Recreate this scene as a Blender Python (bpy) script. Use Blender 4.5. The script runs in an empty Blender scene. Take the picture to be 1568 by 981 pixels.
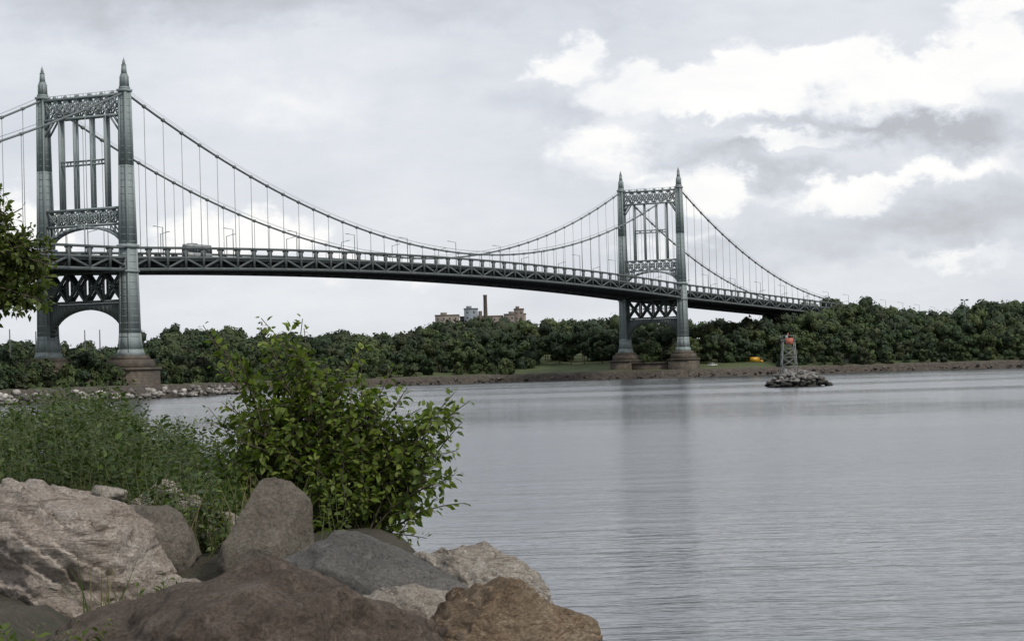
import bpy, math, random
import numpy as np
from mathutils import Vector, Matrix, noise
random.seed(7); rng=np.random.default_rng(7)
scene=bpy.context.scene
scene.view_settings.view_transform='Standard'
try: scene.view_settings.look='None'
except Exception: pass
scene.view_settings.exposure=0

# ------------------------------------------------------------------ helpers
def link(o,parent=None):
    scene.collection.objects.link(o)
    if parent is not None: o.parent=parent
    return o
def empty(name):
    e=bpy.data.objects.new(name,None); scene.collection.objects.link(e); return e
def fast_mesh(name,V,F,mat,col=None,smooth=False,parent=None):
    V=np.asarray(V,dtype=np.float32); F=np.asarray(F,dtype=np.int32)
    k=F.shape[1]; me=bpy.data.meshes.new(name)
    me.vertices.add(len(V)); me.vertices.foreach_set('co',V.ravel())
    me.loops.add(F.size); me.loops.foreach_set('vertex_index',F.ravel())
    me.polygons.add(len(F)); me.polygons.foreach_set('loop_start',np.arange(0,F.size,k,dtype=np.int32))
    me.update(calc_edges=True)
    if smooth: me.polygons.foreach_set('use_smooth',np.ones(len(F),dtype=bool))
    if col is not None:
        a=me.color_attributes.new('Col','FLOAT_COLOR','POINT')
        c=np.ones((len(V),4),dtype=np.float32); c[:,:3]=col; a.data.foreach_set('color',c.ravel())
    me.materials.append(mat); me.validate()
    return link(bpy.data.objects.new(name,me),parent)
class MB:
    def __init__(s): s.v=[]; s.f=[]
    def hexa(s,p):   # 8 pts bottom 4 ccw, top 4 ccw
        n=len(s.v); s.v+= [tuple(q) for q in p]
        for f in ((0,3,2,1),(4,5,6,7),(0,1,5,4),(1,2,6,5),(2,3,7,6),(3,0,4,7)): s.f.append(tuple(n+i for i in f))
    def beam(s,a,b,w,h,up=(0,0,1)):
        a=Vector(a);b=Vector(b);d=(b-a).normalized();u=Vector(up)
        if abs(d.dot(u))>0.99: u=Vector((1,0,0))
        x=d.cross(u).normalized(); y=x.cross(d).normalized()
        x=x*w/2;y=y*h/2
        s.hexa([a-x-y,a+x-y,a+x+y,a-x+y,b-x-y,b+x-y,b+x+y,b-x+y])
    def box(s,c,hx,hy,z0,z1,hx2=None,hy2=None,tf=None):
        hx2=hx if hx2 is None else hx2; hy2=hy if hy2 is None else hy2
        p=[(c[0]-hx,c[1]-hy,z0),(c[0]+hx,c[1]-hy,z0),(c[0]+hx,c[1]+hy,z0),(c[0]-hx,c[1]+hy,z0),
           (c[0]-hx2,c[1]-hy2,z1),(c[0]+hx2,c[1]-hy2,z1),(c[0]+hx2,c[1]+hy2,z1),(c[0]-hx2,c[1]+hy2,z1)]
        if tf: p=[tf(q) for q in p]
        s.hexa(p)
    def tube(s,pts,rad,k=5):
        n0=len(s.v); m=len(pts)
        for i,p in enumerate(pts):
            p=Vector(p); d=(Vector(pts[min(i+1,m-1)])-Vector(pts[max(i-1,0)])).normalized()
            u=Vector((1,0,0)) if abs(d.x)<.8 else Vector((0,1,0))
            x=d.cross(u).normalized(); y=d.cross(x)
            for j in range(k):
                t=2*math.pi*j/k; s.v.append(tuple(p+(x*math.cos(t)+y*math.sin(t))*rad[i]))
        for i in range(m-1):
            for j in range(k):
                a=n0+i*k+j;b=n0+i*k+(j+1)%k
                s.f.append((a,b,b+k,a+k))
    def obj(s,name,mat,parent=None,smooth=False):
        return fast_mesh(name,s.v,s.f,mat,smooth=smooth,parent=parent)

def newmat(name):
    m=bpy.data.materials.new(name); m.use_nodes=True; nt=m.node_tree
    return m,nt,nt.nodes['Principled BSDF'],nt.nodes['Material Output']
def ramp(nt,fac,stops):
    r=nt.nodes.new('ShaderNodeValToRGB'); e=r.color_ramp.elements
    while len(e)<len(stops): e.new(0.5)
    for i,(p,c) in enumerate(stops): e[i].position=p; e[i].color=(*c,1)
    nt.links.new(fac,r.inputs[0]); return r.outputs[0]
def coords(nt,scale=(1,1,1),rot=(0,0,0),kind='Object'):
    t=nt.nodes.new('ShaderNodeTexCoord'); m=nt.nodes.new('ShaderNodeMapping')
    m.inputs['Scale'].default_value=scale; m.inputs['Rotation'].default_value=rot
    nt.links.new(t.outputs[kind],m.inputs[0]); return m.outputs[0]
def noi(nt,vec,scale,detail=4,rough=.55,dist=0):
    n=nt.nodes.new('ShaderNodeTexNoise'); n.inputs['Scale'].default_value=scale
    n.inputs['Detail'].default_value=detail; n.inputs['Roughness'].default_value=rough
    n.inputs['Distortion'].default_value=dist
    nt.links.new(vec,n.inputs['Vector']); return n.outputs['Fac']
def bump(nt,h,strength,dist,prev=None):
    b=nt.nodes.new('ShaderNodeBump'); b.inputs['Strength'].default_value=strength; b.inputs['Distance'].default_value=dist
    nt.links.new(h,b.inputs['Height'])
    if prev is not None: nt.links.new(prev,b.inputs['Normal'])
    return b.outputs[0]
def mathn(nt,op,a,b=None):
    n=nt.nodes.new('ShaderNodeMath'); n.operation=op
    for i,q in enumerate((a,b)):
        if q is None: continue
        if isinstance(q,(int,float)): n.inputs[i].default_value=q
        else: nt.links.new(q,n.inputs[i])
    return n.outputs[0]
def mixc(nt,fac,a,b,blend='MIX'):
    n=nt.nodes.new('ShaderNodeMix'); n.data_type='RGBA'; n.blend_type=blend
    for s,q in ((n.inputs[0],fac),(n.inputs[6],a),(n.inputs[7],b)):
        if isinstance(q,(int,float)): s.default_value=q
        elif isinstance(q,tuple): s.default_value=(*q,1)
        else: nt.links.new(q,s)
    return n.outputs[2]
def simple(name,c,rough=.6,var=.25,scale=1.0,metal=0,bs=0.0,bd=.05):
    m,nt,p,o=newmat(name); v=coords(nt); n=noi(nt,v,scale,5)
    a=tuple(x*(1-var) for x in c); b=tuple(min(1,x*(1+var)) for x in c)
    nt.links.new(ramp(nt,n,[(.3,a),(.7,b)]),p.inputs['Base Color'])
    p.inputs['Roughness'].default_value=rough; p.inputs['Metallic'].default_value=metal
    if bs: nt.links.new(bump(nt,n,bs,bd),p.inputs['Normal'])
    return m
def foliage(name,tr=.35,gain=1.0,rough=.55):
    m,nt,p,o=newmat(name); a=nt.nodes.new('ShaderNodeVertexColor'); a.layer_name='Col'
    nt.links.new(a.outputs[0],p.inputs['Base Color']); p.inputs['Roughness'].default_value=rough
    p.inputs['Specular IOR Level'].default_value=.3
    if tr>0:
        t=nt.nodes.new('ShaderNodeBsdfTranslucent')
        nt.links.new(mixc(nt,1.0,a.outputs[0],(1.3,1.5,.6),'MULTIPLY'),t.inputs[0])
        mx=nt.nodes.new('ShaderNodeMixShader'); mx.inputs[0].default_value=tr
        nt.links.new(p.outputs[0],mx.inputs[1]); nt.links.new(t.outputs[0],mx.inputs[2]); nt.links.new(mx.outputs[0],o.inputs[0])
    return m

# ------------------------------------------------------------------ world
SUN=Vector((.62,-.62,.78)).normalized()
w=bpy.data.worlds.new('World'); scene.world=w; w.use_nodes=True; nt=w.node_tree
w.cycles.sampling_method='MANUAL'; w.cycles.sample_map_resolution=256
bg=nt.nodes['Background']; bg.inputs[1].default_value=.1
sky=nt.nodes.new('ShaderNodeTexSky'); sky.sky_type='NISHITA'; sky.sun_disc=False
sky.sun_elevation=math.asin(SUN.z); sky.sun_rotation=math.atan2(SUN.x,SUN.y)
tc=nt.nodes.new('ShaderNodeTexCoord'); D=tc.outputs['Generated']
def mapv(vec,loc,scale):
    m=nt.nodes.new('ShaderNodeMapping'); m.inputs['Location'].default_value=loc; m.inputs['Scale'].default_value=scale
    nt.links.new(vec,m.inputs[0]); return m.outputs[0]
nz=nt.nodes.new('ShaderNodeTexNoise'); nz.inputs['Scale'].default_value=1; nz.inputs['Detail'].default_value=7; nz.inputs['Roughness'].default_value=.6
nt.links.new(mapv(D,(3,1,2),(30,30,44)),nz.inputs['Vector'])
vm=nt.nodes.new('ShaderNodeVectorMath'); vm.operation='SUBTRACT'; nt.links.new(nz.outputs['Color'],vm.inputs[0]); vm.inputs[1].default_value=(.5,.5,.5)
vs=nt.nodes.new('ShaderNodeVectorMath'); vs.operation='MULTIPLY'; nt.links.new(vm.outputs[0],vs.inputs[0]); vs.inputs[1].default_value=(.07,.07,.045)
va=nt.nodes.new('ShaderNodeVectorMath'); va.operation='ADD'; nt.links.new(D,va.inputs[0]); nt.links.new(vs.outputs[0],va.inputs[1])
DD=va.outputs[0]
def blobs(lst):
    tot=None
    for (x,z,sx,sz,am) in lst:
        g=nt.nodes.new('ShaderNodeTexGradient'); g.gradient_type='SPHERICAL'
        nt.links.new(mapv(DD,(-x/sx,0,-z/sz),(1/sx,0,1/sz)),g.inputs[0])
        t=mathn(nt,'MULTIPLY',g.outputs['Fac'],am)
        tot=t if tot is None else mathn(nt,'ADD',tot,t)
    return tot
br=blobs([(.030,.143,.022,.014,1.1),(.072,.126,.042,.016,1.1),(.115,.128,.05,.018,1),(.150,.136,.035,.012,.8),(.190,.122,.05,.022,1.2),(.215,.138,.03,.018,1),(.228,.156,.04,.008,1),
          (.150,.077,.032,.012,1.1),(.095,.078,.028,.012,1),(.043,.104,.032,.014,.8),(-.123,.066,.045,.015,1.1),(-.222,.072,.04,.02,1.2),
          (.06,.088,.05,.010,.5),(-.06,.05,.06,.012,.5),(.125,.104,.04,.007,1),(-.10,.125,.10,.03,.35),(.20,.045,.05,.006,.5),(.19,.083,.04,.008,.7),(.07,.055,.05,.007,.5),(-.17,.055,.05,.008,.7)])
dk=blobs([(.160,.106,.045,.010,1.3),(.205,.099,.05,.012,1.3),(.195,.062,.10,.022,1),(-.156,.172,.10,.022,1),(-.05,.172,.08,.02,.5),(.09,.098,.04,.010,.8),
          (.05,.165,.09,.014,.4),(-.21,.12,.06,.03,.3),(.10,.05,.08,.014,.4),(.20,.170,.08,.010,.5),(.12,.088,.06,.008,.8),(.03,.12,.05,.012,.4),(.12,.114,.04,.005,.7)])
base=noi(nt,mapv(D,(.3,.2,.9),(7,7,26)),1,5,.55)
fine=noi(nt,mapv(D,(5,.2,.9),(30,30,75)),1,6,.6)
v=mathn(nt,'MULTIPLY',mathn(nt,'SUBTRACT',base,.5),.5)
v=mathn(nt,'ADD',v,mathn(nt,'MULTIPLY',mathn(nt,'SUBTRACT',fine,.5),.26))
v=mathn(nt,'ADD',v,.44)
brr=nt.nodes.new('ShaderNodeMapRange'); brr.interpolation_type='SMOOTHSTEP'; nt.links.new(br,brr.inputs[0]); brr.inputs[1].default_value=.05; brr.inputs[2].default_value=.55; brr.inputs[4].default_value=.42
v=mathn(nt,'ADD',v,brr.outputs[0])
v=mathn(nt,'SUBTRACT',v,mathn(nt,'MULTIPLY',dk,.42))
cl=ramp(nt,v,[(.03,(5.2,5.35,5.7)),(.30,(6.9,7.2,7.8)),(.56,(8.4,8.6,9.0)),(.92,(10.9,10.7,10.4))])
nt.links.new(mixc(nt,.93,sky.outputs[0],cl),bg.inputs[0])

sd=bpy.data.lights.new('sun','SUN'); sd.energy=2.3; sd.angle=math.radians(9); sd.color=(1,.93,.83)
so=link(bpy.data.objects.new('sun',sd)); so.rotation_euler=SUN.to_track_quat('Z','Y').to_euler()

# ------------------------------------------------------------------ camera
cd=bpy.data.cameras.new('camera'); cam=link(bpy.data.objects.new('camera',cd)); scene.camera=cam
cd.sensor_width=36; cd.lens=76.7; cd.clip_start=.1; cd.clip_end=20000
cam.matrix_world=Matrix.Translation((0,0,5))@Matrix.Rotation(math.radians(91.37),4,'X')@Matrix.Rotation(math.radians(-1.6),4,'Z')

# ------------------------------------------------------------------ water
WZ=.7
m,nt,p,o=newmat('river_water')
p.inputs['Base Color'].default_value=(.045,.055,.065,1); p.inputs['IOR'].default_value=1.33; 
v1=coords(nt,(.55,1.5,1),(0,0,math.radians(8))); v2=coords(nt,(.10,.32,1),(0,0,math.radians(-5))); v3=coords(nt,(2.2,5,1),(0,0,math.radians(20)))
big=noi(nt,coords(nt,(.004,.012,1)),1,3)
patch=noi(nt,coords(nt,(.02,.05,1)),1,4,.6)
h1=noi(nt,v1,1,3,.5,.4);h2=noi(nt,v2,1,2,.5);h3=noi(nt,v3,1,2,.5)
b=bump(nt,h2,.5,.28); b=bump(nt,mathn(nt,'MULTIPLY',h1,mathn(nt,'ADD',patch,.45)),.55,.12,b); b=bump(nt,h3,.5,.028,b)
nt.links.new(b,p.inputs['Normal'])
nt.links.new(ramp(nt,big,[(.35,(.07,)*3),(.65,(.2,)*3)]),p.inputs['Roughness'])
fast_mesh('water',[(-7000,-1500,WZ),(7000,-1500,WZ),(7000,9000,WZ),(-7000,9000,WZ)],[(0,1,2,3)],m)

# ------------------------------------------------------------------ far shore terrain
shore=np.array([(-420,120),(-260,300),(-165,420),(-122,505),(-104,575),(-97,610),(-91,650),(-90,704),(-112,745),(-132,800),(-128,870),(-100,925),(-48,958),(-8,992),(40,985),(64,975),(95,985),(130,1010),(190,1030),(250,1042),(330,1050),(450,1040),(600,980),(800,860)],float)
C0=np.array((60,600.))
def resample(P,step):
    d=np.r_[0,np.cumsum(np.hypot(*np.diff(P,axis=0).T))]; s=np.arange(0,d[-1],step)
    return np.c_[np.interp(s,d,P[:,0]),np.interp(s,d,P[:,1])]
SH=resample(shore,6)
SH[:,0]+=rng.normal(0,.8,len(SH)); SH[:,1]+=rng.normal(0,1.0,len(SH))
DIR=SH-C0; DIR/=np.linalg.norm(DIR,axis=1)[:,None]
pr=[(-6,-2.5),(0,.6),(1.0,3.0),(1.8,4.2),(12,4.7),(30,6.2),(60,8.5),(120,12),(200,16),(400,19),(1200,24),(3000,26),(8000,26)]
V=[];F=[]
for i,(S,dd) in enumerate(zip(SH,DIR)):
    for j,(r,z) in enumerate(pr):
        q=S+dd*r; V.append((q[0],q[1],z+(random.uniform(-.25,.25) if 0<j<9 else 0)))
n=len(pr)
for i in range(len(SH)-1):
    for j in range(n-1):
        a=i*n+j; F.append((a,a+n,a+n+1,a+1))
m,nt,p,o=newmat('shore_ground')
v=coords(nt); g=noi(nt,v,.12,6,.6); s=noi(nt,v,.7,5,.6)
grass=ramp(nt,g,[(.3,(.04,.055,.018)),(.55,(.062,.085,.026)),(.75,(.10,.092,.046))])
stone=ramp(nt,s,[(.3,(.035,.03,.025)),(.6,(.08,.067,.055)),(.8,(.15,.128,.105))])
sx=nt.nodes.new('ShaderNodeSeparateXYZ'); nt.links.new(v,sx.inputs[0])
f=ramp(nt,mathn(nt,'MULTIPLY',mathn(nt,'ADD',sx.outputs[2],mathn(nt,'MULTIPLY',g,1.5)),.1),[(.49,(0,0,0)),(.54,(1,1,1))])
nt.links.new(mixc(nt,f,stone,grass),p.inputs['Base Color']); p.inputs['Roughness'].default_value=.9
nt.links.new(bump(nt,s,.8,.6),p.inputs['Normal'])
fast_mesh('far_shore_terrain',V,F,m,smooth=False)
def terr_z(r): return float(np.interp(r,[q[0] for q in pr],[q[1] for q in pr]))

def ico(sub):
    import bmesh
    bm=bmesh.new(); bmesh.ops.create_icosphere(bm,subdivisions=sub,radius=1)
    V=np.array([v.co[:] for v in bm.verts]); F=np.array([[v.index for v in f.verts] for f in bm.faces]); bm.free(); return V,F
I1=ico(1); I2=ico(2); I4=ico(4)
def facet(U,rg,k=9,lo=.62,hi=.95):
    N=rg.normal(size=(k,3)); N/=np.linalg.norm(N,axis=1)[:,None]; d=rg.uniform(lo,hi,k)
    r=np.ones(len(U))
    for a,b in zip(N,d):
        t=U@a; r=np.where(t>b,np.minimum(r,b/np.maximum(t,1e-6)),r)
    return U*r[:,None]
def rockmass(name,pts,sizes,mat,cols,base=I2,parent=None):
    VV=[];FF=[];CC=[];n=0
    for q,s,c in zip(pts,sizes,cols):
        U=facet(base[0],rng)*np.array([s*rng.uniform(.8,1.3),s*rng.uniform(.8,1.2),s*rng.uniform(.5,.85)])
        a=rng.uniform(0,6.28); R=np.array([[math.cos(a),-math.sin(a),0],[math.sin(a),math.cos(a),0],[0,0,1]])
        VV.append(U@R.T+q); FF.append(base[1]+n); CC.append(np.tile(c,(len(U),1))); n+=len(U)
    return fast_mesh(name,np.vstack(VV),np.vstack(FF),mat,col=np.vstack(CC),parent=parent)
def vcol_rock(name,wet=None):
    m,nt,p,o=newmat(name); a=nt.nodes.new('ShaderNodeVertexColor'); a.layer_name='Col'
    v=coords(nt); s=noi(nt,v,1.2,6,.65)
    c=mixc(nt,1.0,a.outputs[0],ramp(nt,s,[(.25,(.55,.52,.5)),(.7,(1.2,1.2,1.2))]),'MULTIPLY')
    if wet is not None:
        sx=nt.nodes.new('ShaderNodeSeparateXYZ'); nt.links.new(v,sx.inputs[0])
        f=ramp(nt,mathn(nt,'ADD',mathn(nt,'MULTIPLY',mathn(nt,'SUBTRACT',sx.outputs[2],wet),1.0),mathn(nt,'MULTIPLY',s,.5)),[(.2,(0,0,0)),(.45,(1,1,1))])
        c=mixc(nt,f,(.02,.02,.016),c)
    nt.links.new(c,p.inputs['Base Color']); p.inputs['Roughness'].default_value=.85
    nt.links.new(bump(nt,s,.6,.3),p.inputs['Normal']); return m
mrm=vcol_rock('riprap_stone',1.0)
P=[];S=[];Cc=[]
for i,(q,dd) in enumerate(zip(SH,DIR)):
    near=q[1]<760
    for k in range(9 if near else 4):
        r=random.uniform(-1.5,3.5) if near else random.uniform(-1,1.5)
        t=q+dd*r+rng.normal(0,2,2); z=np.interp(r,[-2,3],[.8,3.6])
        P.append((t[0],t[1],z)); S.append(random.uniform(.5,1.2) if near else random.uniform(.4,1.1))
        g=random.uniform(.12,.55)**1.2 if near else random.uniform(.04,.12)
        Cc.append((g,g*.96,g*.9) if near else (g,g*.86,g*.74))
rockmass('riprap_rocks',P,S,mrm,Cc,I2)

# ------------------------------------------------------------------ distant trees
sky_u=np.array([-1500,-784,-640,-585,-514,-454,-364,-264,-164,-124,-84,-24,36,66,116,156,216,296,366,396,446,537,586,646,696,784,1500],float)/3342
sky_e=np.array([70,66,60,65,82,78,71,68,69,80,86,82,78,87,80,80,69,69,66,78,91,99,82,76,85,90,90],float)/3342
tw=[(-119.5,615.4),(64.5,994.1)]
T=[]
rows=[(9,.20,2.6),(16,.32,3.6),(26,.46,4.6),(40,.60,5.4),(56,.74,6),(76,.86,6.6),(100,.94,7.2),(130,1.0,7.6),(165,1.02,8),(210,1.03,8.5)]
bd=np.array((.437,.8995)); bp=np.array((-.8995,.437))
for ri,(r0,fac,R) in enumerate(rows):
    P2=SH+DIR*r0; d=np.r_[0,np.cumsum(np.hypot(*np.diff(P2,axis=0).T))]; s=np.arange(0,d[-1],R*1.25)
    for ss in s:
        x=np.interp(ss,d,P2[:,0])+random.uniform(-3,3); y=np.interp(ss,d,P2[:,1])+random.uniform(-5,5)
        if y<430 and not x<-100: continue
        u=x/max(y,1); 
        if y<380 or u>.34 or u<-.42: continue
        rr=r0+random.uniform(-2,2)
        if ri<3 and (.0<u<.055 or .085<u<.118) : continue
        if ri<4 and (.012<u<.05) : continue
        if ri<2 and random.random()<.45: continue
        q=np.array((x,y)); rel=q-np.array(tw[0]); sb=rel@bd; tb=rel@bp
        if any(abs(sb-s0)<11 and abs(tb)<24 for s0 in (0,421)): continue
        if 405<sb<440 and tb<0 and tb>-60 : continue
        if -14<sb<14 and -40<tb<0: continue
        E=np.interp(u,sky_u,sky_e)
        zt=5+E*y*fac
        if y<760: zt=min(5+E*y*fac, 17*fac+9)
        zt+=random.uniform(-3.2,1.8)*(1 if fac>.8 else 1.3)
        if abs(tb)<20 and sb<640: zt=min(zt,33)
        zb=terr_z(rr); Rr=R*random.uniform(.6,1.4)
        if zt-zb<4: zt=zb+3.5+random.random()*2.5
        Rr=min(Rr,(zt-zb)*.52)
        T.append((x,y,zb,zt,Rr))
def forest(name,T,nl=11,per=40,leaf=(.5,1.15),mat=None):
    T=np.array(T); n=len(T)
    hb=np.array([(.024,.042,.015),(.032,.051,.017),(.041,.061,.020),(.028,.046,.022),(.050,.068,.023),(.020,.036,.015),(.038,.050,.022)])
    tc_=hb[rng.integers(0,len(hb),n)]*rng.uniform(.7,1.25,(n,1))
    cz=T[:,3]-T[:,4]*.95
    idx=np.repeat(np.arange(n),nl); L=rng.normal(size=(n*nl,3)); L/=np.linalg.norm(L,axis=1)[:,None]; L*=rng.uniform(.3,.78,(n*nl,1))
    R=T[idx,4]
    lc=np.c_[T[idx,0]+L[:,0]*R, T[idx,1]+L[:,1]*R, cz[idx]+L[:,2]*R*1.0 - (L[:,2]<0)*R*.55]
    lr=R*rng.uniform(.26,.50,n*nl); lcol=tc_[idx]*rng.uniform(.8,1.25,(n*nl,1))
    li=np.repeat(np.arange(n*nl),per); m=len(li)
    d=rng.normal(size=(m,3)); d[:,2]+=.25; d/=np.linalg.norm(d,axis=1)[:,None]
    pos=lc[li]+d*(lr[li]*rng.uniform(.8,1.18,m))[:,None]
    nn=d+rng.normal(0,.35,(m,3)); nn/=np.linalg.norm(nn,axis=1)[:,None]
    t=np.cross(nn,rng.normal(size=(m,3))); t/=np.linalg.norm(t,axis=1)[:,None]; b=np.cross(nn,t)
    s=rng.uniform(leaf[0],leaf[1],m)[:,None]
    V=np.stack([pos+t*s,pos-t*s*.5+b*s*.8,pos-t*s*.6-b*s*.8],1).reshape(-1,3)
    F=np.arange(m*3).reshape(-1,3)
    col=np.repeat(lcol[li]*rng.uniform(.8,1.25,(m,1)),3,axis=0)
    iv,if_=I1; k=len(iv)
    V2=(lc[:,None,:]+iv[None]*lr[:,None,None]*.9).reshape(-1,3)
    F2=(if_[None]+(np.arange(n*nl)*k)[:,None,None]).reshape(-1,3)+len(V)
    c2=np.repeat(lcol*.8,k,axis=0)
    V3=[];F3=[];b0=len(V)+len(V2)
    for i,(x,y,zb,zt,R_) in enumerate(T):
        r=.22; q=len(V3)+b0
        V3+=[(x-r,y-r,zb-1),(x+r,y-r,zb-1),(x,y+r,zb-1),(x-r*.6,y-r*.6,zt-R_),(x+r*.6,y-r*.6,zt-R_),(x,y+r*.6,zt-R_)]
        for a in range(3):
            bb=(a+1)%3; F3+=[(q+a,q+bb,q+bb+3),(q+a,q+bb+3,q+a+3)]
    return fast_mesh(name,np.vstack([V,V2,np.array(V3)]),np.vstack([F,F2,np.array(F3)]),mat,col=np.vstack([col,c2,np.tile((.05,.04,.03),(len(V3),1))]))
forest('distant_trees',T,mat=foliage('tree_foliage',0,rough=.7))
print('trees',len(T))

# ------------------------------------------------------------------ bridge
T1=Vector((-119.5,615.4,0)); bdv=Vector((.437,.8995,0)); bpv=Vector((-.8995,.437,0))
def W(s,t=None,z=None):
    if t is None: s,t,z=s
    return T1+bdv*s+bpv*t+Vector((0,0,z))
def paint(name,c,var=.12,rust=.2):
    m,nt,p,o=newmat(name); v=coords(nt); n=noi(nt,v,.35,6,.65); n2=noi(nt,coords(nt,(1,1,.15)),1.2,4,.6)
    c0=ramp(nt,n,[(.3,tuple(x*(1-var) for x in c)),(.7,tuple(x*(1+var) for x in c))])
    c1=mixc(nt,ramp(nt,n2,[(.62,(0,0,0)),(.8,(rust,)*3)]),c0,(.10,.08,.06))
    nt.links.new(c1,p.inputs['Base Color']); p.inputs['Roughness'].default_value=.6; return m
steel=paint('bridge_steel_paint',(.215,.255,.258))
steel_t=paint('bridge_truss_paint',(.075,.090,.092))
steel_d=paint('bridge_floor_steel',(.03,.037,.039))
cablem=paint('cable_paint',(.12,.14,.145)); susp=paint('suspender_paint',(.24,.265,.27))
bridge=empty('suspension_bridge')
SP=421.; SIDE=213.
def zt_(s):
    if s<0: return 43.2+.012*s
    if s>SP: return 43.2-.0225*(s-SP)
    return 47.2-4.0*((s-SP/2)/(SP/2))**2
def zc(s):
    if s<0:
        t=-s/SIDE; return 86.5+(40-86.5)*t-4*8.5*t*(1-t)
    if s>SP:
        t=(s-SP)/SIDE; return 86.5+(40-86.5)*t-4*8.5*t*(1-t)
    return 48.9+37.6*((s-SP/2)/(SP/2))**2
def tower(s0):
    A=MB(); 
    def B(c,hs,ht,z0,z1,hs2=None,ht2=None): A.box((s0+c[0],c[1]),hs,ht,z0,z1,hs2,ht2,tf=lambda q:W(*q))
    def bm(a,b,w,h): A.beam(W(s0+a[0],a[1],a[2]),W(s0+b[0],b[1],b[2]),w,h,up=bdv)
    for t in (-14.2,14.2):
        lev=[(12.7,4.2,2.7),(14.5,3.5,2.1),(19,3.1,1.8),(44,2.35,1.6),(66,1.8,1.35),(86.6,1.4,1.2)]
        for (z0,a0,b0),(z1,a1,b1) in zip(lev,lev[1:]):
            B((0,t),a0*.9,b0*.88,z0,z1,a1*.9,b1*.88)
            for sa in (-1,1):
                for sb in (-1,1):
                    A.hexa([W(s0+sa*a0*.82-.32,t+sb*b0*.8-.3,z0),W(s0+sa*a0*.82+.32,t+sb*b0*.8-.3,z0),W(s0+sa*a0*.82+.32,t+sb*b0*.8+.3,z0),W(s0+sa*a0*.82-.32,t+sb*b0*.8+.3,z0),
                            W(s0+sa*a1*.82-.3,t+sb*b1*.8-.3,z1),W(s0+sa*a1*.82+.3,t+sb*b1*.8-.3,z1),W(s0+sa*a1*.82+.3,t+sb*b1*.8+.3,z1),W(s0+sa*a1*.82-.3,t+sb*b1*.8+.3,z1)])
        z=18.
        while z<86:
            hs=np.interp(z,[l[0] for l in lev],[l[1] for l in lev]); ht=np.interp(z,[l[0] for l in lev],[l[2] for l in lev])
            B((0,t),hs*.925,ht*.915,z,z+.16); z+=1.9
        B((0,t),2.75,1.95,42.9,43.7); B((0,t),2.7,1.9,36,36.6)
        B((0,t),1.75,1.45,86.6,87.3); B((0,t),1.2,1.1,87.3,88.0)
        B((0,t),.88,.88,88.0,91.6,.74,.74); B((0,t),.60,.60,91.6,94.0,.46,.46); B((0,t),.52,.52,94.0,94.2); B((0,t),.34,.34,94.2,95.5,.24,.24); B((0,t),.1,.1,95.5,96.3,.03,.03)
        for sa,sb in ((-1,-1),(1,-1),(1,1),(-1,1)):
            B((sa*.86,t+sb*.86),.13,.13,88,91.0,.07,.07)
    for sp in (-1.0,1.0):
        z0,z1=80.3,86.0
        bm((sp,-13,z1),(sp,13,z1),.6,.9); bm((sp,-13,z0),(sp,13,z0),.6,.75)
        n=7; ts=np.linspace(-12.6,12.6,n+1)
        for i in range(n):
            a,b=ts[i],ts[i+1]; bm((sp,a,z0),(sp,b,z1),.3,.5); bm((sp,a,z1),(sp,b,z0),.3,.5)
            cx=(a+b)/2; cz=(z0+z1)/2; R=1.25; pp=[(sp,cx+R*math.cos(k*math.pi/6),cz+R*math.sin(k*math.pi/6)) for k in range(13)]
            for q,r in zip(pp,pp[1:]): bm(q,r,.34,.34)
        for t in ts[1:-1]: bm((sp,t,z0),(sp,t,z1),.3,.35)
        for sg in (-1,1):
            bm((sp,sg*12.8,75.8),(sp,sg*9.8,80),.4,.45); bm((sp,sg*12.9,77.9),(sp,sg*11.2,80),.4,.6)
        for t,wd in ((-7.9,1.15),(7.9,1.15),(-2.9,.8),(2.9,.8)):
            bm((sp*.7,t,54.4),(sp*.7,t,80.1),.4,wd)
        for z in (67.0,68.1): bm((sp*.7,-7.9,z),(sp*.7,7.9,z),.35,.35)
        for t in (-5.4,0,5.4): bm((sp*.7,t,67),(sp*.7,t,68.1),.3,.3)
        z0,z1=49.8,54.3
        bm((sp,-13,z1),(sp,13,z1),.6,.75); bm((sp,-13,z0),(sp,13,z0),.6,.6)
        for i in range(n):
            a,b=ts[i],ts[i+1]; bm((sp,a,z0),(sp,b,z1),.3,.5); bm((sp,a,z1),(sp,b,z0),.3,.5)
            cx=(a+b)/2; cz=(z0+z1)/2; R=.9; pp=[(sp,cx+R*math.cos(k*math.pi/4),cz+R*math.sin(k*math.pi/4)) for k in range(9)]
            for q,r in zip(pp,pp[1:]): bm(q,r,.34,.34)
        for t in ts[1:-1]: bm((sp,t,z0),(sp,t,z1),.3,.35)
        ar=[(sp,12.9*math.cos(a),43.6+5.6*math.sin(a)) for a in np.linspace(0,math.pi,17)]
        for q,r in zip(ar,ar[1:]): bm(q,r,.7,.75)
        for q in ar[1:5]+ar[-5:-1]: bm(q,(q[0],q[1],49.8),.3,.35)
        bm((sp,12.8,45),(sp,9,49.7),.3,.4); bm((sp,-12.8,45),(sp,-9,49.7),.3,.4)
    U_=MB()
    def bu(a,b,w,h): U_.beam(W(s0+a[0],a[1],a[2]),W(s0+b[0],b[1],b[2]),w,h,up=bdv)
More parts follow.
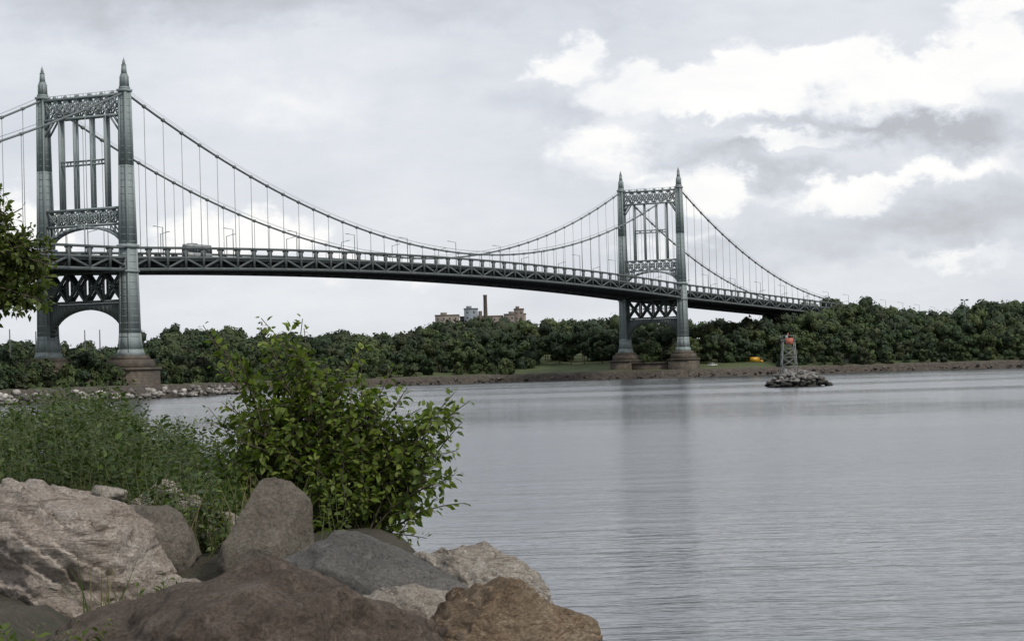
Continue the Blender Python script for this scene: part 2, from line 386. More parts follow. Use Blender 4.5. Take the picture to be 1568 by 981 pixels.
    for sp in (-1.0,1.0):
        z0,z1=28.2,36.4; t3=np.linspace(-12.4,12.4,5)
        bu((sp,-12.6,z0),(sp,12.6,z0),.7,.9); bu((sp,-12.6,z1),(sp,12.6,z1),.7,1.2)
        for i in range(4):
            a,b=t3[i],t3[i+1]; bu((sp,a,z0),(sp,b,z1),.5,1.15); bu((sp,a,z1),(sp,b,z0),.5,1.15)
            bu((sp,(a+b)/2-1.2,(z0+z1)/2),(sp,(a+b)/2+1.2,(z0+z1)/2),.55,2.2)
        for t in t3[1:-1]: bu((sp,t,z0),(sp,t,z1),.5,.7)
    for t in (-10,-6.3,-2.2,2.2,6.3,10): B((0,t),.5,.5,86.45,87.3,.12,.12)
    for t in np.arange(-12,12.1,1.5): B((0,t),.06,.06,86.45,87.15)
    bm((0,-12,87.2),(0,12,87.2),.1,.1)
    aa=np.linspace(0,math.pi,25); tt=[12.7*math.cos(a) for a in aa]; zz=[17+9.0*math.sin(a)**.85 for a in aa]
    for i in range(24):
        U_.hexa([W(s0-1.1,tt[i],zz[i]),W(s0+1.1,tt[i],zz[i]),W(s0+1.1,tt[i+1],zz[i+1]),W(s0-1.1,tt[i+1],zz[i+1]),
                W(s0-1.1,tt[i],27.7),W(s0+1.1,tt[i],27.7),W(s0+1.1,tt[i+1],27.7),W(s0-1.1,tt[i+1],27.7)])
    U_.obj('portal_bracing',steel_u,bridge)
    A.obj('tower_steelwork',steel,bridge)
    Q=MB()
    def Bq(c,hs,ht,z0,z1,hs2=None,ht2=None): Q.box((s0+c[0],c[1]),hs,ht,z0,z1,hs2,ht2,tf=lambda q:W(*q))
    for t in (-14.2,14.2):
        Bq((0,t),7.2,5.2,-2,8.6,6.9,4.9); Bq((0,t),7.3,5.3,8.6,9.3); Bq((0,t),6.0,4.2,9.3,11.6,5.7,3.9); Bq((0,t),5.0,3.3,11.6,12.7,4.6,3.0)
    Bq((0,0),5.4,9.4,-2,7.4,5.2,9.4); Bq((0,0),5.6,9.3,7.4,8.0)
    Q.obj('masonry_pier',pierm,bridge)
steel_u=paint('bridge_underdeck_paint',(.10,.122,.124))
m,nt,p,o=newmat('pier_masonry'); pierm=m
v=coords(nt,(1,1,1),(0,0,-math.radians(64)))
bt=nt.nodes.new('ShaderNodeTexBrick')
sp_=nt.nodes.new('ShaderNodeSeparateXYZ'); nt.links.new(v,sp_.inputs[0]); cb=nt.nodes.new('ShaderNodeCombineXYZ')
nt.links.new(mathn(nt,'ADD',sp_.outputs[0],sp_.outputs[1]),cb.inputs[0]); nt.links.new(sp_.outputs[2],cb.inputs[1]); nt.links.new(cb.outputs[0],bt.inputs[0])
bt.inputs['Scale'].default_value=1; bt.inputs['Brick Width'].default_value=1.8; bt.inputs['Row Height'].default_value=.8; bt.inputs['Mortar Size'].default_value=.04
bt.inputs['Color1'].default_value=(.115,.098,.08,1); bt.inputs['Color2'].default_value=(.08,.07,.058,1); bt.inputs['Mortar'].default_value=(.045,.04,.036,1)
nn=noi(nt,coords(nt),.4,6,.65)
nt.links.new(mixc(nt,1.0,bt.outputs[0],ramp(nt,nn,[(.3,(.5,.48,.46)),(.7,(1.3,1.25,1.2))]),'MULTIPLY'),p.inputs['Base Color']); p.inputs['Roughness'].default_value=.9
tower(0); tower(SP)
# deck
PN=SP/46
tr=MB(); fl=MB(); sus=MB(); cab=MB(); lamp=MB()
k0=-16; k1=46+60
ks=list(range(k0,k1+1))
for k in ks[:-1]:
    s=k*PN; s2=s+PN; za=zt_(s); zb=zt_(s2)
    for t in (-14.6,14.6):
        tr.beam(W(s,t,za-.35),W(s2,t,zb-.35),.7,.7)
        tr.beam(W(s,t,za-6.5),W(s2,t,zb-6.5),.8,.9)
        tr.beam(W(s,t,za-.7),W(s,t,za-6.1),.55,.9,up=bdv)
        tr.beam(W(s-1.6,t,za-.9),W(s+1.6,t,za-.9),.3,.5)
        tr.beam(W(s-1.1,t,za-1.7),W(s+1.1,t,za-1.7),.3,2.0)
        if k%2==0: tr.beam(W(s,t,za-6.2),W(s2,t,zb-3.3),.4,.65)
        else: tr.beam(W(s,t,za-3.3),W(s2,t,zb-6.2),.4,.65)
        tr.beam(W(s,t,za-3.15),W(s2,t,zb-3.15),.45,.75)
        fl.beam(W(s,t*.985,za-3.8),W(s2,t*.985,zb-3.8),.4,.9)
    fl.hexa([W(s,-14,za-4.0),W(s2,-14,zb-4.0),W(s2,14,zb-4.0),W(s,14,za-4.0),W(s,-14,za-3.5),W(s2,-14,zb-3.5),W(s2,14,zb-3.5),W(s,14,za-3.5)])
    fl.beam(W(s,-14.1,za-5.1),W(s,14.1,za-5.1),.5,2.2)
    for t in (-10,-5,0,5,10): fl.beam(W(s,t,za-4.4),W(s2,t,zb-4.4),.4,.8)
    fl.beam(W(s,-14,za-6.4),W(s2,14,zb-6.4),.35,.4); fl.beam(W(s,14,za-6.4),W(s2,-14,zb-6.4),.35,.4)
    if k*PN>-SIDE and k*PN<SP+SIDE-4 and k not in (0,46):
        for t in (-14.2,14.2):
            if zc(s)>za+.6: sus.beam(W(s,t,za),W(s,t,zc(s)),.16,.16)
            cab.beam(W(s-.45,t,zc(s-.45)),W(s+.45,t,zc(s+.45)),.8,.8)
    if k%4==2 or k%4==-2:
        for t in (-13.2,13.2,):
            z0=za-3.5; lamp.beam(W(s,t,z0),W(s,t,z0+9.2),.2,.2,up=bdv)
            sg=-1 if t>0 else 1
            lamp.beam(W(s,t,z0+9.1),W(s,t+sg*2.6,z0+9.6),.14,.14); lamp.beam(W(s,t+sg*2.2,z0+9.6),W(s,t+sg*3.3,z0+9.65),.4,.2)
for s in range(int(SP+SIDE)+40,int(k1*PN)-20,40):
    for t in (-11,11): tr.beam(W(s,t,5),W(s,t,zt_(s)-6.6),2.2,2.2,up=bdv)
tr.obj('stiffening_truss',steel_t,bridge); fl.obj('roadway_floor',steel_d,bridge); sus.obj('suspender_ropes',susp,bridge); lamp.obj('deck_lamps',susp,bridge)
for t in (-14.2,14.2):
    for (a,b_) in ((-SIDE,0),(0,SP),(SP,SP+SIDE)):
        ss=np.linspace(a,b_,60); cab.tube([W(s,t,zc(s)) for s in ss],[.33]*60,8)
        for dt in (-.35,.35): cab.tube([W(s,t+dt,zc(s)+1.15) for s in ss],[.035]*60,4)
cab.obj('main_cables',cablem,bridge)
an=MB()
for s in (-SIDE-14,SP+SIDE+14): an.box((s,0),16,17,2,36 if s<0 else 31,14,16,tf=lambda q:W(*q))
an.obj('anchorage',pierm,bridge)

# ------------------------------------------------------------------ vehicles
tyre=simple('tyre_rubber',(.02,.02,.02),.8); glass=simple('vehicle_glass',(.03,.04,.05),.1,.1)
def vehicle(name,pos,yaw,L,Wd,H,col,kind='bus'):
    e=empty(name); e.location=pos; e.rotation_euler=(0,0,yaw)
    pm=simple(name+'_paint',col,.35,.08)
    b=MB()
    if kind=='bus':
        b.box((0,0),L/2,Wd/2,.45,H*.45); b.box((0,0),L/2*.985,Wd/2*.97,H*.78,H,L/2*.95,Wd/2*.85); b.box((-L*.2,0),L*.12,Wd*.35,H,H+.3)
        for x in np.linspace(-L/2+.1,L/2-.1,9): b.box((x,0),.09,Wd/2*.98,H*.45,H*.78)
        g=MB(); g.box((0,0),L/2*.975,Wd/2*.95,H*.45,H*.78)
    elif kind=='truck':
        b.box((-L*.12,0),L*.36,Wd/2,.9,H,L*.36,Wd/2*.97); b.box((L*.38,0),L*.11,Wd/2*.95,.5,H*.5); b.box((L*.36,0),L*.09,Wd/2*.9,H*.78,H*.84)
        for sy in (-1,1): b.box((L*.28,sy*Wd*.44),.06,.06,H*.5,H*.78)
        b.box((0,0),L*.47,Wd*.3,.6,.9)
        g=MB(); g.box((L*.37,0),L*.095,Wd/2*.88,H*.5,H*.78,L*.075,Wd/2*.84)
    else:
        b.box((0,0),L/2,Wd/2,.3,H*.58,L/2*.96,Wd/2*.96); b.box((-.1,0),L*.24,Wd/2*.78,H*.94,H,L*.22,Wd/2*.74)
        for x in (-L*.27,-.1,L*.22): 
            for sy in (-1,1): b.box((x,sy*Wd*.42),.06,.05,H*.58,H*.95)
        g=MB(); g.box((-.1,0),L*.31,Wd/2*.88,H*.58,H*.94,L*.235,Wd/2*.77)
    b.obj('body',pm,e); g.obj('windows',glass,e)
    wm=MB(); r=.48 if kind!='car' else .33
    for x in (-L*.32,L*.32):
        for sy in (-1,1):
            c=Vector((x,sy*(Wd/2-.12),r)); n0=len(wm.v)
            for side in (-.14,.14):
                for j in range(12):
                    a=j*math.pi/6; wm.v.append((c.x+r*math.cos(a),c.y+side,c.z+r*math.sin(a)))
            for j in range(12): 
                k=(j+1)%12; wm.f.append((n0+j,n0+k,n0+12+k,n0+12+j))
            for q in (0,12):
                for j in range(1,11,2): wm.f.append((n0+q,n0+q+j,n0+q+j+1,n0+q+(j+2)%12))
    wm.obj('wheels',tyre,e)
    return e
yaw=math.atan2(bdv.y,bdv.x)
q=W(41,-9.5,zt_(41)-3.48); vehicle('city_bus',q,yaw,12.2,2.6,4.5,(.25,.27,.28),'bus')
for s,t,c in ((590,-9,(.5,.5,.5)),(300,-9,(.1,.1,.12)),(180,9,(.4,.1,.08)),(120,-9,(.35,.35,.37))):
    vehicle('car',W(s,t,zt_(s)-3.48),yaw,4.6,1.85,1.5,c,'car')
vehicle('box_truck',W(622,-9,zt_(622)-3.48),yaw,8,2.5,3.9,(.6,.62,.62),'truck')
vehicle('dump_truck',(115,1034,6.2),.1,6.5,2.5,3.0,(.55,.30,.03),'truck')
vehicle('construction_truck',(55,1004,5.2),.05,7.5,2.6,2.8,(.5,.22,.04),'truck')
for x,y,z,c in ((140,1036,5.6,(.05,.05,.06)),(160,1046,5.6,(.5,.5,.5)),(166,1047,5.8,(.07,.08,.1)),(182,1052,5.8,(.6,.6,.6)),(92,1010,5.4,(.5,.5,.5))):
    vehicle('car',(x,y,z),.2,4.6,1.85,1.5,c,'car')

# ------------------------------------------------------------------ hill buildings
wallA=simple('brick_wall',(.14,.115,.10),.9,.15,.4); wallB=simple('grey_cladding',(.17,.195,.225),.7,.1,.4); win=simple('window_glass',(.09,.09,.095),.3,.1)
wallC=simple('tan_brick_wall',(.19,.165,.145),.9,.15,.4)
def building(name,x0,x1,y,z0,z1,mat,depth=18,floors=3):
    e=empty(name); b=MB(); cx=(x0+x1)/2; hx=(x1-x0)/2
    b.box((cx,y),hx,depth/2,z0,z1); b.obj('walls',mat,e)
    r=MB(); r.box((cx,y),hx+.3,depth/2+.3,z1,z1+.6); r.box((cx-hx*.3,y),min(2,hx*.4),2,z1+.6,z1+2.2); r.obj('roof',mat,e)
    g=MB(); nx=max(2,int((x1-x0)/3.2))
    for f in range(floors):
        z=z1-1.2-f*3.3
        for i in range(nx):
            x=x0+(i+.5)*(x1-x0)/nx; g.box((x,y-depth/2),.55,.06,z-1.5,z)
    g.obj('windows',win,e); return e
building('hospital_building',-49,-34,1400,18,42.6,wallC); building('hospital_building',-30.5,-22,1404,18,46.4,wallB)
building('hospital_building',-33.5,-6,1414,18,41.6,wallC); building('hospital_building',-5,9,1412,18,42.4,wallC); building('hospital_building',1.5,7.5,1385,18,44.8,wallA)
c=MB(); c.tube([(-16.8,1395,18),(-16.8,1395,54.2),(-16.8,1395,54.3),(-16.8,1395,55.2)],[1.6,1.15,1.3,1.3],12); c.box((-16.8,1395),.9,.9,54.5,55.25)
c.obj('brick_chimney',wallA); 
c=MB(); c.tube([(-20.2,1396,18),(-20.2,1396,45)],[1.5,1.2],10); c.obj('brick_chimney',wallA)

polem=simple('pole_metal',(.12,.12,.12),.5)
def pole(x,y,z0,z1,arm=True):
    b=MB(); b.tube([(x,y,z0),(x,y,z1)],[.3,.18],6)
    if arm: b.beam((x-1.6,y,z1),(x+1.6,y,z1),.3,.3); b.box((x-1.3,y),.6,.5,z1-.1,z1+.7); b.box((x+1.3,y),.6,.5,z1-.1,z1+.7)
    b.obj('street_lamp',polem)
pole(694/3342*1100,1100,8,35)
for uu,yy,zz in ((-655,760,24),(-632,760,24),(-770,720,24),(-730,720,23)): pole(uu/3342*yy,yy,8,zz,False)

# ------------------------------------------------------------------ islet and beacon
P=[];S=[];Cc=[]
ic=Vector((55.9,430,0))
for i in range(260):
    a=random.uniform(0,6.28); r=math.sqrt(random.random()); x=ic.x+6.4*r*math.cos(a); y=ic.y+4.4*r*math.sin(a)
    z=.7+2.7*(1-r**2.8)+random.uniform(-.2,.3); P.append((x,y,z)); S.append(random.uniform(.35,.8)); g=random.uniform(.06,.24); Cc.append((g,g*.97,g*.92))
P.append((ic.x,ic.y,.5)); S.append(4.4); Cc.append((.07,.07,.065))
rockmass('rock_islet',P,S,vcol_rock('islet_stone',1.75),Cc,I2)
be=empty('navigation_beacon'); b=MB(); bx,by=54.3,430
wht=simple('beacon_steel',(.22,.23,.23),.5); red=simple('beacon_red_board',(.42,.13,.09),.6)
def cr(z): return np.interp(z,[2.5,11],[1.6,1.05])
for sx_ in (-1,1):
    for sy in (-1,1): b.beam((bx+sx_*cr(2.5),by+sy*cr(2.5),2.5),(bx+sx_*cr(10),by+sy*cr(10),10),.13,.13)
lv=[2.8,4.7,6.5,8.2,9.8]
for z0,z1 in zip(lv,lv[1:]):
    for (a1,a2) in (((-1,-1),(1,-1)),((1,-1),(1,1)),((1,1),(-1,1)),((-1,1),(-1,-1))):
        p0=(bx+a1[0]*cr(z0),by+a1[1]*cr(z0),z0);p1=(bx+a2[0]*cr(z1),by+a2[1]*cr(z1),z1);p2=(bx+a2[0]*cr(z0),by+a2[1]*cr(z0),z0);p3=(bx+a1[0]*cr(z1),by+a1[1]*cr(z1),z1)
        b.beam(p0,p1,.07,.07); b.beam(p2,p3,.07,.07); b.beam(p3,p1,.1,.1)
b.box((bx,by),1.35,1.35,9.8,9.9)
for sx_ in (-1,1):
    for sy in (-1,1): b.beam((bx+sx_*1.3,by+sy*1.3,9.9),(bx+sx_*1.3,by+sy*1.3,10.8),.06,.06)
    b.beam((bx-1.3,by+sx_*1.3,10.8),(bx+1.3,by+sx_*1.3,10.8),.06,.06); b.beam((bx+sx_*1.3,by-1.3,10.8),(bx+sx_*1.3,by+1.3,10.8),.06,.06)
b.box((bx-.3,by),.25,.25,9.9,10.9); b.box((bx-.9,by-.9),.35,.3,2.6,4.2)
b.obj('lattice_frame',wht,be)
b=MB(); b.box((bx+.1,by-1.4),.7,.05,9.1,10.3); b.box((bx+.0,by),.15,.15,10.9,11.3,.1,.1); b.obj('dayboard',red,be)

# ------------------------------------------------------------------ near bank
xs=np.concatenate([np.linspace(-60,-8,40),np.linspace(-7.8,6,120)]); ys=np.linspace(-10,34,150)
def bank(x,y):
    xe=np.interp(y,[0,8,12,15,18,24,30],[4.5,2.0,.45,-.15,-.6,-2.6,-7])
    z=3.55+ .012*np.minimum(y,20)
    z-=np.clip((x-xe+.5),0,9)*1.1
    z-=np.clip(y-26,0,9)*.55
    if 9<y<15.5 and x>-2.8: z-=.38*min(1,(x+2.8)*2)*min(1,(15.5-y)*1.5)
    if x<-2.5: z+=.05*min(6,-2.5-x)*.5
    return max(z+.12*noise.noise((x*1.3,y*1.3,0))+.05*noise.noise((x*5,y*5,3)),-2)
V=[(x,y,bank(x,y)) for y in ys for x in xs]; nx=len(xs)
F=[(j*nx+i,j*nx+i+1,(j+1)*nx+i+1,(j+1)*nx+i) for j in range(len(ys)-1) for i in range(nx-1)]
m,nt,p,o=newmat('bank_soil'); v=coords(nt); a=noi(nt,v,3,8,.65); b2=noi(nt,v,25,5,.7)
nt.links.new(mixc(nt,ramp(nt,a,[(.4,(0,0,0)),(.6,(1,1,1))]),ramp(nt,b2,[(.3,(.025,.02,.015)),(.7,(.09,.075,.055))]),ramp(nt,b2,[(.3,(.02,.022,.012)),(.7,(.05,.048,.03))])),p.inputs['Base Color'])
p.inputs['Roughness'].default_value=.95; nt.links.new(bump(nt,b2,.8,.04),p.inputs['Normal'])
fast_mesh('bank_ground',V,F,m,smooth=True)

# ------------------------------------------------------------------ foreground rocks
I6=ico(6); I5=ico(5)
def rockmat(name,cs,strata=None,scale=3,crack=.5):
    m,nt,p,o=newmat(name); v=coords(nt); a=noi(nt,v,scale,9,.7); f=noi(nt,v,scale*16,6,.75); 
    c=ramp(nt,a,[(.28,cs[0]),(.5,cs[1]),(.72,cs[2])])
    sh=None
    if strata:
        sv=coords(nt,(1,1,strata[2]),strata[1]); sn=noi(nt,sv,1.7,7,.62,.7)
        k=ramp(nt,sn,[(.30,(1,1,1)),(.38,(.35,)*3),(.43,(0,)*3),(.54,(0,)*3),(.56,(.9,)*3),(.575,(0,)*3),(.66,(0,)*3),(.68,(.7,)*3),(.695,(0,)*3)])
        c=mixc(nt,mathn(nt,'MULTIPLY',k,.75),c,strata[0]); sh=sn
    c=mixc(nt,1.0,c,ramp(nt,f,[(.3,(.62,.60,.57)),(.6,(1.18,1.18,1.18))]),'MULTIPLY')
    spk=noi(nt,v,scale*5,3,.5); c=mixc(nt,ramp(nt,spk,[(.6,(0,0,0)),(.72,(.5,.5,.5))]),c,tuple(min(.85,x*1.25) for x in cs[2]))
    if crack>0:
        cn=noi(nt,coords(nt,(1,1,1.6),(.4,.7,.2)),scale*.8,5,.6,.5)
        ab=mathn(nt,'ABSOLUTE',mathn(nt,'SUBTRACT',cn,.5)); cr_=ramp(nt,ab,[(0,(0,0,0)),(.012,(1,1,1))])
        c=mixc(nt,mathn(nt,'MULTIPLY',mathn(nt,'SUBTRACT',1.0,cr_),crack),c,(.05,.04,.033))
    nt.links.new(c,p.inputs['Base Color']); p.inputs['Roughness'].default_value=.9; p.inputs['Specular IOR Level'].default_value=.2
    bb=bump(nt,a,1,.12); bb=bump(nt,f,.9,.02,bb)
    if sh is not None: bb=bump(nt,k,.9,-.03,bb); bb=bump(nt,sh,.8,.10,bb)
    if crack>0: bb=bump(nt,cr_,.6*crack,.02,bb)
    nt.links.new(bb,p.inputs['Normal']); return m
def rock(name,c,h,mat,seed,rot=(0,0,0),base=None,k=14,lo=.6,hi=.93,amp=.09,ledge=0,ldir=(0,0,1)):
    rg=np.random.default_rng(seed); U,F=(base or I6); V=facet(U,rg,k,lo,hi)
    out=np.empty_like(V); ld=Vector(ldir).normalized()
    for i,q in enumerate(V):
        qv=Vector(q)
        d=amp*noise.fractal(qv*1.6+Vector((seed,0,0)),.8,2.1,8)+amp*.35*noise.noise(qv*7+Vector((0,seed,0)))
        rd=abs(noise.noise(qv*2.2+Vector((0,0,seed))))
        d-=amp*.4*max(0,.06-rd)*10
        if ledge:
            t=qv.dot(ld)*5+1.2*noise.noise(qv*1.5+Vector((seed,2,0)))+.25*noise.noise(qv*6); fr=t-math.floor(t); d+=ledge*(fr**.45-.5)*(.8+.9*noise.noise(qv*3))
        out[i]=q*(1+d)
    out*=np.array(h)
    R=np.array(Matrix.Rotation(rot[2],3,'Z')@Matrix.Rotation(rot[1],3,'Y')@Matrix.Rotation(rot[0],3,'X'))
    o=fast_mesh(name,out@R.T,F,mat,smooth=True); o.location=c; return o
r=math.radians
m_brown=rockmat('brown_gneiss',[(.13,.10,.082),(.225,.182,.150),(.36,.305,.255)],scale=2.6,crack=.2)
m_white=rockmat('banded_marble',[(.42,.34,.285),(.62,.545,.48),(.76,.71,.65)],strata=((.17,.12,.09),(r(20),r(-35),0),4.5),scale=3,crack=.35)
m_grey=rockmat('grey_boulder_stone',[(.19,.165,.135),(.29,.262,.22),(.39,.355,.305)],scale=2.5,crack=.1)
m_slab=rockmat('grey_slab_stone',[(.19,.188,.18),(.29,.285,.272),(.41,.395,.375)],scale=3,crack=.2)
m_pale=rockmat('pale_stone',[(.42,.355,.30),(.58,.53,.465),(.74,.70,.64)],strata=((.20,.17,.14),(0,r(60),0),3.5),scale=3,crack=.35)
m_tan=rockmat('tan_stone',[(.19,.14,.095),(.39,.295,.205),(.57,.475,.36)],strata=((.17,.10,.06),(r(30),r(20),0),2),scale=3.2,crack=.3)
m_dark=rockmat('dark_wet_stone',[(.02,.018,.015),(.04,.035,.03),(.08,.07,.06)],scale=4,crack=.3)
rock('rock',(-1.42,11.5,3.38),(1.30,1.0,.74),m_brown,3,(0,r(-4),r(10)),amp=.13,k=16,lo=.70,hi=.95)
rock('rock',(-2.92,14.0,3.78),(.92,.7,.54),m_white,12,(r(5),r(16),r(-5)),amp=.12,k=16,lo=.58,ledge=.12,ldir=(.5,.2,1))
rock('rock',(-2.62,15.5,3.80),(.36,.3,.34),m_grey,5,(0,r(8),0),base=I5)
rock('rock',(-1.70,15.0,3.80),(.39,.36,.51),m_grey,21,(0,r(10),r(40)),amp=.05,k=11,lo=.58,hi=.80)
rock('rock',(-.92,14.0,3.60),(.78,.5,.40),m_slab,8,(0,r(17),r(5)),amp=.06,k=10,lo=.62)
rock('rock',(-.32,14.8,3.46),(.54,.42,.41),m_pale,31,(0,r(16),0),amp=.10,k=14,ledge=.08,ldir=(1,0,.5))
rock('rock',(-.12,12.3,3.43),(.58,.46,.43),m_tan,14,(0,r(6),r(8)),amp=.11,k=12,ledge=.06)
rock('rock',(-.62,13.1,3.42),(.42,.4,.34),m_pale,33,(0,r(12),r(30)),amp=.10,k=12,ledge=.06)
rock('rock',(.44,12.8,3.25),(.26,.25,.27),m_dark,6,base=I5)
rock('rock',(-.24,11.6,3.42),(.24,.15,.17),m_pale,17,base=I5)
rock('rock',(.16,14.2,3.32),(.22,.2,.20),m_dark,18,base=I5)
rock('rock',(.60,12.9,3.1),(.22,.2,.25),m_dark,19,base=I5)
rock('rock',(.0,13.6,3.25),(.3,.3,.3),m_dark,29,base=I5)
rock('rock',(-2.15,13.5,3.60),(.38,.3,.24),m_white,23,base=I5,ledge=.08)
rock('rock',(-2.95,11.8,3.2),(.5,.4,.35),m_grey,24,base=I5)
for i,(x,y,z,s) in enumerate(((-3.05,16.4,4.16,.13),(-2.75,16.5,4.12,.13),(-2.5,16.3,4.05,.16),(-3.3,16.5,4.12,.11),(-2.2,16.1,3.92,.16),(-2.62,16.4,4.2,.1))):
    rock('rock',(x,y,z),(s*1.3,s,s*.8),m_pale if i%2==0 else m_white,40+i,base=I4)

# ------------------------------------------------------------------ leaves
def leaves(name,P,D,N,L,Wd,C,mat,parent=None):
    P,D,N,C=map(np.asarray,(P,D,N,C)); L=np.asarray(L)[:,None]; Wd=np.asarray(Wd)[:,None]
    D=D/np.linalg.norm(D,axis=1)[:,None]; S=np.cross(D,N); S/=np.linalg.norm(S,axis=1)[:,None]+1e-9; N=np.cross(S,D)
    base=P; l1=P+D*L*.25+S*Wd*.42+N*L*.05; l2=P+D*L*.6+S*Wd*.40+N*L*.04; tip=P+D*L-N*L*.12
    m1=P+D*L*.5; r1=P+D*L*.25-S*Wd*.42+N*L*.05; r2=P+D*L*.6-S*Wd*.40+N*L*.04
    V=np.stack([base,l1,l2,tip,m1,r2,r1],1).reshape(-1,3); n=len(P); o=(np.arange(n)*7)[:,None]
    F=np.concatenate([o+np.array([0,1,2,4]),o+np.array([4,2,3,5]),o+np.array([0,4,5,6])],0)
    return fast_mesh(name,V,F,mat,col=np.repeat(C,7,axis=0),parent=parent)
bark=simple('bark',(.07,.055,.04),.9,.3,20,bs=.5,bd=.01)
stemg=simple('green_stem',(.09,.11,.04),.7,.2,10)
leafm=foliage('bush_leaf',.38)
def bez(a,b,c,n=12):
    a,b,c=map(np.array,(a,b,c)); t=np.linspace(0,1,n)[:,None]; return (1-t)**2*a+2*t*(1-t)*b+t*t*c
pal=np.array([(.075,.112,.020),(.098,.14,.024),(.13,.175,.032),(.058,.090,.022),(.165,.205,.045)])
LP=[];LD=[];LN=[];LL=[];LW=[];LC=[]
def shoot(mb,pts,r0,density,size,pal_,droop=.2,start=.25,wf=.62,bright=1.0):
    mb.tube([tuple(q) for q in pts],list(np.linspace(r0,r0*.25,len(pts))),4)
    seg=np.linalg.norm(np.diff(pts,axis=0),axis=1); L=seg.sum(); n=max(2,int(L*density*(1-start)))
    cs=np.r_[0,np.cumsum(seg)]/L
    for t in np.linspace(start,1,n):
        q=np.array([np.interp(t,cs,pts[:,k]) for k in range(3)]); 
        i=min(int(t*(len(pts)-1)),len(pts)-2); ax=pts[i+1]-pts[i]; ax=ax/np.linalg.norm(ax)
        d=rng.normal(size=3); d-=ax*(d@ax); d/=np.linalg.norm(d)+1e-9
        d=d+ax*rng.uniform(.1,.9)+np.array((0,0,-droop*rng.uniform(0,1.5)))
        nrm=np.array((0,0,1.))+rng.normal(0,.55,3)
        s=size*rng.uniform(.5,1.2)*(1 if t<.9 else .7)
        LP.append(q+d/np.linalg.norm(d)*size*.25); LD.append(d); LN.append(nrm); LL.append(s); LW.append(s*wf*rng.uniform(.8,1.15))
        LC.append(pal_[rng.integers(len(pal_))]*rng.uniform(.75,1.25)*bright)
def flush(name,mat,parent):
    global LP,LD,LN,LL,LW,LC
    o=leaves(name,LP,LD,LN,LL,LW,LC,mat,parent); print(name,len(LP)); LP=[];LD=[];LN=[];LL=[];LW=[];LC=[]; return o
# --- bush
bush=empty('bush'); mb=MB(); base=np.array((-1.45,17.6,3.5))
tips=[(-2.48,17.5,5.45),(-2.0,17.4,5.49),(-1.68,17.5,5.48),(-1.2,17.4,5.25),(-.97,17.5,5.06),(-.74,17.4,4.74),(-.47,17.4,4.86),(-.36,17.5,4.78),(-.46,17.3,4.40),(-.41,17.3,3.98),(-.72,17.2,3.72),(-.6,17.2,4.15),(-2.3,17.4,4.8),(-2.42,17.6,5.12),(-2.2,17.5,5.2),(-1.86,17.5,5.3),(-1.5,17.5,5.1),(-.85,17.4,4.9),(-.6,17.4,4.6),(-.55,17.5,4.72),(-2.1,17.5,5.3),(-1.75,17.4,5.25),(-.45,17.5,4.7),(-.5,17.4,4.2),(-2.35,17.5,5.25),(-1.3,17.5,5.1),(-2.42,17.5,5.35),(-2.02,17.5,5.42),(-1.66,17.4,5.4),(-.42,17.4,4.62),(-.52,17.4,4.5),(-1.22,17.5,5.18)]
def branch_to(tip,r0=.012,dens=40,sz=.088,sub=7,start=.35):
    tip=np.array(tip); b0=base+np.array((rng.uniform(-.55,.3),rng.uniform(-.3,.3),0)); mid=b0*.55+tip*.45+np.array((rng.normal(0,.08)-(tip[0]-b0[0])*.15,rng.normal(0,.1),.15+.12*abs(tip[0]-b0[0])))
    pts=bez(b0,mid,tip,14); shoot(mb,pts,r0,dens,sz,pal,start=start)
    for k in range(sub):
        t=rng.uniform(.4,.92); q=pts[int(t*13)]; d=(tip-q); L=rng.uniform(.12,.32)
        dd=d/(np.linalg.norm(d)+.01)*.5+rng.normal(0,.6,3)+np.array((0,0,.35)); dd/=np.linalg.norm(dd)
        e=q+dd*L; shoot(mb,bez(q,(q+e)/2+rng.normal(0,.03,3),e,6),.005,52,sz*.95,pal,start=.1)
for t in tips: branch_to(t)
for k in range(260):
    d=rng.normal(size=3); d/=np.linalg.norm(d); rr=rng.uniform(.35,1)**.55
    c=np.array((-1.6,17.6,4.38)); tip=c+d*rr*np.array((1.02,.6,.82))
    if tip[2]<3.65: tip[2]=3.65+rng.random()*.3
    if tip[0]>-1.2 and tip[2]>5.0-.75*(tip[0]+1.2): tip[2]=4.85-.75*(tip[0]+1.2)-rng.random()*.3
    branch_to(tip,.008,36,.082,5,.45)
flush('foliage',leafm,bush); mb.obj('stems',bark,bush)
# --- weeds
wpal=np.array([(.036,.058,.018),(.048,.074,.021),(.062,.090,.028),(.043,.066,.030),(.08,.105,.035)])
weeds=empty('weeds'); mb=MB()
for i in range(1050):
    y=rng.uniform(16.8,23); x=rng.uniform(-.243,-.128)*y
    if i%4==0: y=rng.uniform(15.6,17.4); x=rng.uniform(-.205,-.12)*y
    u=x/y*3342
    topE=np.interp(u,[-800,-740,-660,-590,-545,-500,-430],[-26,-22,-4,-30,-66,-62,-110])+rng.normal(-16,16)
    z0=bank(x,y); zt=5+topE/3342*y
    if y<18: zt-=rng.uniform(.15,.55)
    if y<16.8 and u<-560: continue
    h=zt-z0
    if h<.2: h=.25
    e=np.array((x+rng.normal(0,.12),y+rng.normal(0,.12),z0+h)); a=np.array((x,y,z0))
    bright=1.0 if rng.random()<.75 else 1.5
    shoot(mb,bez(a,(a+e)/2+rng.normal(0,.05,3),e,6),.005,44,rng.uniform(.06,.09),wpal,droop=.1,start=.12,wf=rng.uniform(.3,.55),bright=bright)
flush('foliage',foliage('weed_leaf',.3),weeds); mb.obj('stems',stemg,weeds)
